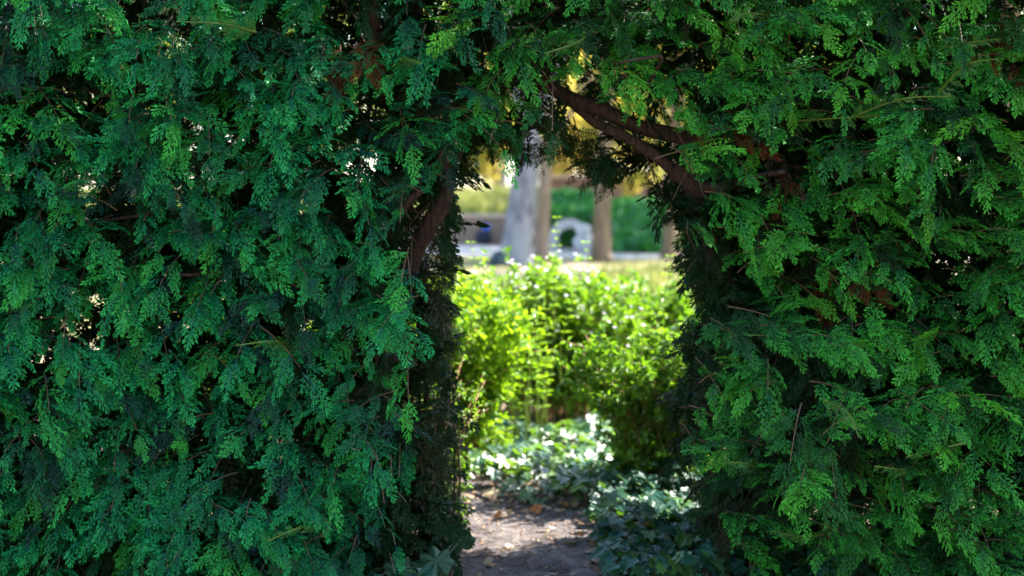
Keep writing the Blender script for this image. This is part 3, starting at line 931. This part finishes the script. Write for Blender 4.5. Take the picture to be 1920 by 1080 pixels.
# ---------------------------------------------------------------- the cypress hedge
YF, YB = 4.95, 6.05                       # front and back of the hedge
HF = [(640, 1500), (690, 1080), (715, 990), (740, 900), (748, 820), (790, 750), (798, 640), (785, 560), (758, 500), (742, 430), (775, 385), (855, 372), (868, 300), (868, 250), (915, 255), (985, 252), (1020, 215),
      (1040, 150), (1110, 152), (1165, 190), (1195, 230), (1222, 270), (1262, 335), (1288, 372), (1278, 420), (1318, 460), (1345, 540), (1350, 588), (1285, 600), (1300, 670), (1272, 740), (1270, 800), (1285, 850), (1305, 920), (1330, 990), (1395, 1080), (1420, 1500)]
HB = [(850, 1500), (872, 1080), (885, 990), (858, 900), (868, 820), (838, 750), (856, 640), (842, 560), (866, 500), (838, 440), (862, 400), (850, 360), (885, 320), (900, 262), (930, 290), (990, 320), (1030, 312),
      (1062, 290), (1105, 345), (1150, 350), (1185, 318), (1205, 338), (1238, 396), (1280, 420), (1292, 460), (1268, 500), (1305, 550), (1292, 590), (1270, 620), (1296, 690), (1262, 750), (1280, 800), (1272, 850), (1310, 920), (1320, 990), (1340, 1080), (1370, 1500)]
HF, HB = np.array(HF, float), np.array(HB, float)


def in_hole(P, grow=0):
    P = np.atleast_2d(P)
    q = proj(P)
    t = np.clip((P[:, 1] - (YF - 0.15)) / (YB - YF + 0.1), 0, 1)
    res = np.zeros(len(P), bool)
    for k in range(6):
        m = (t >= k / 6 - 1e-6) & (t <= (k + 1) / 6 + 1e-6)
        if m.any():
            tt = (k + 0.5) / 6
            res[m] = inside(HF * (1 - tt) + HB * tt, q[m])
    return res


def front_y(x, z):
    y = YF + 0.10 * nz(x * 1.3, z * 1.5, 0.4) + 0.06 * nz(x * 3.2, z * 3.2, 2.2)
    q = proj(np.stack([x, np.full_like(x, YF), z], 1))
    bul = np.exp(-((q[:, 0] - 1560) / 300) ** 2 - ((q[:, 1] - 760) / 200) ** 2)
    led = np.exp(-((q[:, 0] - 1540) / 240) ** 2 - ((q[:, 1] - 545) / 55) ** 2)
    l2 = np.exp(-((q[:, 0] - 600) / 90) ** 2 - ((q[:, 1] - 690) / 60) ** 2)
    return y - 0.17 * bul + 0.24 * led + 0.15 * l2


# stretches of limb that show bare in the opening (picture coordinates)
LIMBS = [((1032, 168), (1120, 212)), ((1120, 212), (1195, 238)), ((1075, 195), (1165, 252)), ((1165, 252), (1265, 322)), ((1265, 322), (1305, 350)), ((796, 446), (828, 392))]


class Sprays:
    def __init__(s):
        s.P, s.X, s.N, s.S, s.D, s.Rn = [], [], [], [], [], []
        s.sP, s.sX, s.sW = [], [], []


def grow(sp, P, D, N, L, ns, ls, droop):
    """one flat frond: an arching branchlet with sprays on both sides"""
    D = unit(D)
    S = unit(np.cross(N, D))
    N = np.cross(D, S)
    base_r = rng.random()
    last = P
    for k in range(ns):
        t = 0.10 + 0.80 * (k + 0.5) / ns
        p = P + D * L * t + np.array([0, 0, -1.0]) * droop * L * t * t
        Dp = unit(D + np.array([0, 0, -2.0]) * droop * t)
        side = 1 if k % 2 else -1
        a = R(rng.uniform(32, 58))
        x = Dp * math.cos(a) + S * side * math.sin(a) + rng.normal(0, 0.12, 3)
        nn = N + rng.normal(0, 0.17, 3) + S * side * 0.3
        sp.P.append(p); sp.X.append(x); sp.N.append(nn)
        sp.S.append(ls * (1.15 - 0.45 * t) * rng.uniform(0.8, 1.2)); sp.D.append(rng.uniform(0.15, 0.55)); sp.Rn.append(min(1, max(0, base_r * 0.75 + rng.random() * 0.25)))
        sp.sP.append(last); sp.sX.append(p - last); sp.sW.append(0.0055 * (1.1 - 0.6 * t)); last = p
    p = P + D * L * 0.85 + np.array([0, 0, -1.0]) * droop * L * 0.72
    sp.P.append(p); sp.X.append(unit(D + np.array([0, 0, -1.8]) * droop)); sp.N.append(N + rng.normal(0, 0.15, 3))
    sp.S.append(ls * 1.1); sp.D.append(rng.uniform(0.1, 0.4)); sp.Rn.append(base_r)


def finish(sp, mb, tmpls, stems=True):
    P, X, N = np.array(sp.P), unit(np.array(sp.X)), np.array(sp.N)
    S, D, Rn = np.array(sp.S), np.array(sp.D), np.array(sp.Rn)
    bad = np.zeros(len(P), bool)
    for f in (0.35, 0.8):                      # sprays that would hang across the clear opening
        bad |= inside(HB, proj(P + X * (S * f)[:, None]))
    face = P[:, 1] < YF + 0.33
    sdv = unit(np.cross(N, X))
    for f, g_ in ((0.7, 0), (1.0, 0), (0.5, 0.3), (0.5, -0.3)):
        bad |= face & inside(HF, proj(P + X * (S * f)[:, None] + sdv * (S * g_)[:, None]))
    bare = np.zeros(len(P), bool)
    qq = proj(P + X * (S * 0.5)[:, None])
    for a_, b_ in LIMBS:
        a_, b_ = np.array(a_, float), np.array(b_, float)
        t_ = np.clip(((qq - a_) @ (b_ - a_)) / ((b_ - a_) @ (b_ - a_)), 0, 1)
        near = np.linalg.norm(qq - (a_ + t_[:, None] * (b_ - a_)), axis=1) < 30
        near[P[:, 1] > 5.5] = False
        bad |= near
        bare |= near
    keep = ~bad | ((rng.random(len(P)) < 0.12) & ~inside(HB, proj(P)) & ~bare)
    P, X, N, S, D, Rn = P[keep], X[keep], N[keep], S[keep], D[keep], Rn[keep]
    pick = rng.integers(0, len(tmpls), len(P))
    for k, t in enumerate(tmpls):
        m = pick == k
        scatter(mb, t, P[m], X[m], N[m], S[m], D[m], rnd=Rn[m], thick=1.0)
    if stems and sp.sP:
        sX, sP, sW = np.array(sp.sX), np.array(sp.sP), np.array(sp.sW)
        ok = ~inside(HB, proj(sP + sX))
        sX, sP, sW = sX[ok], sP[ok], sW[ok]
        ln = np.linalg.norm(sX, axis=1) + 1e-6
        scatter(mb, STEM, sP, sX, np.tile([0.1, 0.2, 1.0], (len(sX), 1)), ln, wide=sW / ln)


def thin(P):
    """the bough over the opening carries few inner fronds, so light shows through it"""
    q = proj(P)[0]
    return 860 < q[0] < 1270 and 90 < q[1] < 370 and rng.random() < (0.88 if 1030 < q[0] < 1235 and 130 < q[1] < 330 else 0.3 if q[0] < 1030 else 0.6)


def jgrid(x0, x1, z0, z1, d):
    xs = np.arange(x0, x1, d)
    zs = np.arange(z0, z1, d * 0.87)
    Xg, Zg = np.meshgrid(xs, zs)
    Xg = Xg + (np.arange(len(zs)) % 2)[:, None] * d / 2
    return np.stack([(Xg + rng.uniform(-.42, .42, Xg.shape) * d).ravel(), (Zg + rng.uniform(-.42, .42, Xg.shape) * d).ravel()], 1)


def side_of(x, z):
    """left or right hedge plant: the arch overhead belongs to the right one"""
    return x < -0.14 + 0.03 * np.sin(z * 9)


FRONT = {True: Sprays(), False: Sprays()}
BACKS = {True: Sprays(), False: Sprays()}
LINING = {True: Sprays(), False: Sprays()}
SECOND = LINING  # deep layer shares the dark lining colour, so gaps look shaded
# front face, in view
g = jgrid(-2.45, 2.45, 0.02, 2.62, 0.092)
fy = front_y(g[:, 0], g[:, 1])
gap = nz(g[:, 0] * 6.2, g[:, 1] * 7.0, 5.1)
for (x, z), y, gp in zip(g, fy, gap):
    if gp > 0.60 or rng.random() < 0.04:
        continue
    P = np.array([x, y + 0.17 + rng.normal(0, 0.035), z])
    left = bool(side_of(x, z))
    D = np.array([rng.normal(0.05 if left else 0.12, 0.7 if left else 0.8), -0.75, rng.normal(-0.12 if left else 0.12, 0.3)])
    D = unit(D)
    L = rng.uniform(0.11, 0.27)
    if in_hole(P + D * L * np.array([0.8, 0.2, 0.8]))[0] or in_hole(P)[0]:
        continue
    N = np.array([rng.normal(0, 0.45), rng.normal(-0.5, 0.3), 1.0])
    grow(FRONT[left], P, D, N, L, int(rng.integers(4, 8)), rng.uniform(0.08, 0.165), rng.uniform(0.1, 0.7))
# second layer, deeper: fills between the fronds
g = jgrid(-2.5, 2.5, 0.02, 2.7, 0.15)
fy = front_y(g[:, 0], g[:, 1])
gap = nz(g[:, 0] * 4.2, g[:, 1] * 4.6, 1.1)
for (x, z), y, gp in zip(g, fy, gap):
    if gp > 0.85:
        continue
    P = np.array([x, y + rng.uniform(0.34, 0.46), z])
    D = np.array([rng.normal(0, 0.7), -0.6, rng.normal(-0.3, 0.4)])
    if in_hole(P)[0] or in_hole(P + unit(D) * 0.15)[0]:
        continue
    grow((SECOND if rng.random() < 0.65 else FRONT)[bool(side_of(x, z))], P, D, np.array([rng.normal(0, 0.6), -0.5, 0.8]), rng.uniform(0.16, 0.26), 6, rng.uniform(0.12, 0.17), rng.uniform(0.2, 0.6))
# back face and beyond the frame, coarser
for (x0, x1, z0, z1, d) in [(-3.6, 3.6, 0.05, 3.3, 0.15)]:
    g = jgrid(x0, x1, z0, z1, d)
    gap = nz(g[:, 0] * 4.4, g[:, 1] * 4.8, 9.1)
    for (x, z), gp in zip(g, gap):
        if gp > (0.88 if z < 1.7 else 1.1):
            continue
        P = np.array([x, YB - 0.2 + rng.uniform(-0.12, 0.05), z])
        if in_hole(P)[0] or thin(P):
            continue
        D = np.array([rng.normal(0, 0.5), 0.75, rng.normal(-0.1, 0.3)])
        grow(BACKS[bool(side_of(x, z))], P, D, np.array([rng.normal(0, .6), 0.4, 0.9]), rng.uniform(0.2, 0.32), 6, rng.uniform(0.15, 0.21), rng.uniform(0.1, 0.5))
# middle fill (keeps the inside of the hedge dark) and the faces outside the frame
g = jgrid(-3.6, 3.6, 0.05, 3.3, 0.145)
for (x, z) in g:
    out = abs(x) > 2.45 or z > 2.6
    P = np.array([x, (YF + 0.1) if out else rng.uniform(5.4, 5.6), z])
    if in_hole(P)[0] or thin(P):
        continue
    for q in range(3 if z < 1.7 else 2):
        D = np.array([rng.normal(0, 0.8), rng.choice([-1, 1]) * 0.6 if not out else -0.7, rng.normal(0, 0.4)])
        grow(BACKS[bool(side_of(x, z))], P + rng.normal(0, 0.07, 3), D, np.array([rng.normal(0, .7), -0.4, 0.8]), rng.uniform(0.2, 0.32), 6, rng.uniform(0.14, 0.2), rng.uniform(0.1, 0.5))
# thicker growth low in both jambs of the opening
for k in range(150):
    sd = -1 if k % 2 else 1
    P = np.array([(-0.62 if sd < 0 else 0.92) + sd * rng.random() * 0.35, rng.uniform(5.2, 6.0), rng.uniform(0.03, 1.3)])
    grow(BACKS[sd < 0], P, np.array([rng.normal(0, .6), rng.normal(0, .6), rng.normal(-.1, .4)]), np.array([rng.normal(0, .7), -0.4, 0.8]), 0.26, 6, 0.16, 0.3)
for k in range(170):
    P = np.array([rng.uniform(0.84, 1.6), rng.uniform(5.4, 6.0), rng.uniform(0.6, 2.1)])
    if in_hole(P)[0]:
        continue
    grow(BACKS[False], P, np.array([rng.normal(0, .6), rng.normal(0, .6), rng.normal(-.1, .4)]), np.array([rng.normal(0, .7), -0.4, 0.8]), 0.26, 6, 0.16, 0.3)
# the flat clipped top
g = jgrid(-3.6, 3.6, YF + 0.1, YB - 0.1, 0.24)
for (x, y) in g:
    grow(BACKS[bool(side_of(x, 3.3))], np.array([x, y, 3.25]), np.array([rng.normal(0, .6), rng.normal(0, .6), 0.6]), rng.normal(0, 1, 3), 0.26, 6, 0.18, 0.2)
# the lining of the opening: fronds from its sides reaching into it
for k in range(len(HF)):
    a0, a1 = HF[k - 1], HF[k]
    b0, b1 = HB[k - 1], HB[k]
    if k == 0:
        continue
    seg = np.linalg.norm(a1 - a0)
    if a1[1] > 1300 and a0[1] > 1300:
        continue
    m = max(1, int(seg / (60 if a0[1] < 345 and 870 < a0[0] < 1265 else 26)))
    for q in range(m):
        for row in range(2):
            t = rng.uniform(0.5, 1.0)
            u = (q + rng.random()) / m
            f = a0 + (a1 - a0) * u
            bk = b0 + (b1 - b0) * u
            px = f * (1 - t) + bk * t
            Y = YF + (YB - YF) * t
            P = at(px[0], px[1], Y)
            if P[2] < 0.03:
                continue
            cen = at(1070, 620, Y)
            inn = unit(cen - P) * [1, 0, 1]
            P = P - inn * 0.07
            D = unit(inn * 0.5 + np.array([rng.normal(0, 0.4), rng.normal(-0.1, 0.6), rng.normal(-0.25, 0.35)]))
            grow(LINING[bool(side_of(P[0], P[2]))], P, D, np.array([rng.normal(0, .6), -0.4, 0.9]), rng.uniform(0.08, 0.17), int(rng.integers(3, 7)), rng.uniform(0.08, 0.12), rng.uniform(0.2, 0.6))
# named hanging fronds seen dark against the light
for (px, py, Y, dx, dz, L, n) in [(960, 235, 5.5, -0.25, -0.8, 0.24, 9), (1000, 240, 5.5, 0.0, -0.9, 0.22, 9), (1035, 235, 5.6, 0.2, -0.9, 0.24, 9), (1060, 225, 5.5, 0.4, -0.8, 0.2, 8), (925, 240, 5.5, -0.3, -0.7, 0.16, 8),
                                 (1170, 290, 5.6, -0.6, -0.4, 0.2, 9), (1150, 280, 5.5, -0.7, -0.6, 0.16, 8), (1185, 310, 5.6, -0.5, -0.5, 0.16, 8), (1120, 260, 5.7, -0.4, -0.8, 0.14, 7), (1225, 360, 5.6, -0.2, -0.9, 0.16, 8), (1240, 390, 5.5, -0.4, -0.8, 0.14, 8),
                                 (800, 470, 5.7, 0.8, 0.1, 0.22, 9), (800, 500, 5.7, 0.8, -0.2, 0.18, 8), (800, 560, 5.8, 0.7, -0.5, 0.18, 8), (800, 600, 5.7, 0.7, -0.4, 0.16, 8), (810, 650, 5.8, 0.5, -0.6, 0.2, 8),
                                 (1340, 480, 5.7, -0.7, -0.2, 0.16, 8), (1350, 540, 5.6, -0.7, 0.0, 0.16, 8), (1330, 500, 5.5, -0.5, 0.4, 0.18, 8),
                                 (800, 760, 5.8, 0.4, -0.7, 0.2, 8), (790, 860, 5.8, 0.5, -0.6, 0.22, 8), (780, 930, 5.7, 0.6, -0.4, 0.22, 8)]:
    P = at(px, py, Y)
    for q in range(3):
        grow(LINING[bool(px < 900)], P + rng.normal(0, 0.03, 3), np.array([dx + rng.normal(0, .15), rng.normal(0, 0.3), dz + rng.normal(0, .1)]), np.array([rng.normal(0, .5), -0.8, 0.4]), L, n, 0.09, 0.2)


def hedge(left):
    x0 = -1.4 if left else 1.5
    root = empty('cypress_hedge', (x0, 5.45, 0))
    tag(root, 'dark green clipped cypress hedge at the left of the arch, sprays drooping' if left else 'green cypress hedge at the right of the arch, its boughs bending over the opening', 'hedge')
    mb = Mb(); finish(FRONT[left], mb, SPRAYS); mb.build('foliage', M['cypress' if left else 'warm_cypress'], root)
    mb = Mb(); finish(BACKS[left], mb, SPRAYS_LOW); mb.build('inner_foliage', M['old_shaded_cypress'], root)
    mb = Mb(); finish(LINING[left], mb, SPRAYS); mb.build('lining_foliage', M['old_shaded_cypress'], root)

    def limb(name, px_pts, r0, r1, sides=10):
        pts = smooth_path([at(*p) for p in px_pts], 26)
        mb = Mb()
        tube(mb, pts, np.linspace(r0, r1, len(pts)), sides, 0.06)
        return mb.build(name, M['bark'], root, True)
    if left:
        limb('trunk', [(700, 1260, 5.5), (715, 900, 5.5), (735, 620, 5.45), (775, 480, 5.4), (812, 410, 5.35), (836, 365, 5.35), (825, 290, 5.4), (790, 160, 5.4), (770, -200, 5.5)], 0.046, 0.022, 12)
        limb('branch', [(745, 560, 5.45), (735, 450, 5.3), (760, 385, 5.25), (795, 352, 5.25)], 0.022, 0.014)
        limb('branch', [(800, 760, 5.7), (796, 640, 5.6), (792, 560, 5.55), (800, 500, 5.55)], 0.013, 0.008)
        limb('branch', [(855, 300, 5.4), (880, 255, 5.5), (940, 248, 5.55), (1010, 238, 5.6)], 0.016, 0.006)
        limb('branch', [(730, 200, 5.4), (705, 60, 5.3), (690, -80, 5.3)], 0.03, 0.02)
        for k in range(12):
            px0 = rng.uniform(740, 850); Y0 = rng.uniform(5.5, 6.0); y1 = rng.uniform(520, 850)
            limb('branch', [(px0, 1120, Y0), (px0 - rng.uniform(-15, 25), (1120 + y1) / 2, Y0), (px0 - rng.uniform(-30, 50), y1, Y0 + rng.uniform(-.1, .1))], 0.007, 0.003, 6)
        tx = [-2.9, -1.9, -1.15]
    else:
        limb('trunk', [(1480, 1260, 5.5), (1450, 800, 5.5), (1395, 582, 5.45), (1350, 530, 5.4), (1338, 440, 5.4), (1300, 345, 5.35), (1262, 318, 5.35)], 0.06, 0.038, 12)
        limb('branch', [(1265, 322, 5.35), (1225, 288, 5.35), (1165, 252, 5.35), (1120, 232, 5.38), (1075, 195, 5.4), (1035, 172, 5.45), (960, 140, 5.5)], 0.024, 0.015)
        limb('branch', [(1420, 300, 5.45), (1300, 262, 5.42), (1200, 238, 5.4), (1130, 208, 5.4), (1070, 185, 5.4), (1028, 160, 5.42), (960, 100, 5.45), (900, -60, 5.5)], 0.032, 0.026)
        limb('branch', [(1310, 350, 5.35), (1360, 350, 5.25), (1420, 330, 5.15), (1470, 322, 5.05)], 0.022, 0.008)
        limb('branch', [(1200, 180, 5.2), (1240, 112, 5.0), (1215, 108, 4.95), (1160, 118, 4.9)], 0.008, 0.004, 6)
        limb('branch', [(1200, 270, 5.4), (1185, 240, 5.5), (1190, 200, 5.5)], 0.007, 0.004, 6)
        limb('branch', [(1215, 285, 5.4), (1160, 285, 5.6), (1120, 300, 5.6)], 0.007, 0.003, 6)
        tx = [1.35, 2.15, 3.0]
    for x in tx:
        pts = smooth_path([(x, 5.5, -0.05), (x + rng.normal(0, .06), 5.48, 1.0), (x + rng.normal(0, .1), 5.45, 2.0), (x + rng.normal(0, .12), 5.5, 3.2)], 18)
        mb = Mb(); tube(mb, pts, np.linspace(0.06, 0.02, len(pts)), 10, 0.06); mb.build('trunk', M['bark'], root, True)
        for q in range(9):
            z = 0.25 + q * 0.32 + rng.uniform(-.1, .1)
            e = np.array([x + rng.normal(0, 0.45), YF + rng.uniform(0.02, 0.2), z + rng.uniform(-0.1, 0.25)])
            if in_hole(e)[0]:
                continue
            s = np.array([x, 5.47, z])
            pts = smooth_path([s, (s + e) / 2 + rng.normal(0, 0.05, 3), e], 12)
            mb = Mb(); tube(mb, pts, np.linspace(0.014, 0.004, len(pts)), 6, 0.05); mb.build('branch', M['bark'], root, True)
    # dead brown sprays deep between the green ones
    spots = [(640, 90), (700, 60)] if left else [(1600, 490), (1575, 520), (1895, 40), (1915, 80), (1365, 250), (1510, 300)]
    sp = Sprays()
    for (px, py) in spots:
        p = at(px, py, YF)
        y = front_y(np.array([p[0]]), np.array([p[2]]))[0]
        for q in range(2):
            grow(sp, np.array([p[0], y + 0.18, p[2]]) + rng.normal(0, 0.035, 3), np.array([rng.normal(0, .6), -0.8, rng.normal(-.3, .4)]), np.array([rng.normal(0, .5), -.5, .8]), 0.15, 5, 0.09, 0.5)
    mb = Mb(); finish(sp, mb, SPRAYS); o = mb.build('dead_foliage', M['dead'], root)
    o['label'] = 'dry rusty brown sprays'
    # long fresh shoots standing out from the face
    shoots = [[(1480, 228), (1560, 222), (1650, 216)], [(1590, 222), (1690, 186), (1784, 180)], [(1760, 172), (1812, 122), (1872, 110)], [(1770, 90), (1830, 78), (1868, 74)], [(1560, 268), (1600, 310), (1612, 326)],
              [(1545, 750), (1590, 775), (1610, 820)], [(1810, 830), (1740, 846), (1700, 856)], [(1560, 1000), (1500, 1005), (1448, 996)], [(1720, 860), (1700, 880), (1640, 874)], [(1420, 880), (1400, 870), (1370, 866)],
              [(1110, 60), (1080, 80), (1022, 100)], [(1450, 30), (1400, 25), (1370, 40)]] if not left else \
             [[(560, 650), (510, 640), (440, 648)], [(480, 60), (420, 45), (330, 40)], [(620, 980), (560, 990), (500, 1015)], [(750, 120), (760, 110), (790, 118)]]
    for s in shoots:
        p = at(*s[1], YF)
        y = front_y(np.array([p[0]]), np.array([p[2]]))[0] - 0.02
        pts = smooth_path([at(*s[0], y + 0.10), at(*s[1], y), at(*s[2], y - 0.08)], 16)
        mb = Mb(); tube(mb, pts, np.linspace(0.0045, 0.002, len(pts)), 5)
        sp = Sprays()
        Lt = np.linalg.norm(pts[-1] - pts[0])
        nn = int(Lt / 0.014)
        for k in range(nn):
            t = k / nn
            p = pts[min(int(t * (len(pts) - 1)), len(pts) - 1)]
            d = unit(pts[-1] - pts[0])
            sd = np.cross(d, [0, 0.8, 0.6]) * (1 if k % 2 else -1)
            sp.P.append(p); sp.X.append(d * 0.8 + sd * 0.8 + rng.normal(0, .2, 3)); sp.N.append(np.array([rng.normal(0, .3), -.8, .6])); sp.S.append((0.065 - 0.045 * t) * rng.uniform(.7, 1.2)); sp.D.append(0.2); sp.Rn.append(rng.random())
        finish(sp, mb, SPRAYS, False)
        mb.build('shoot', M['shoot'], root)
    return root


hedge(True)
hedge(False)
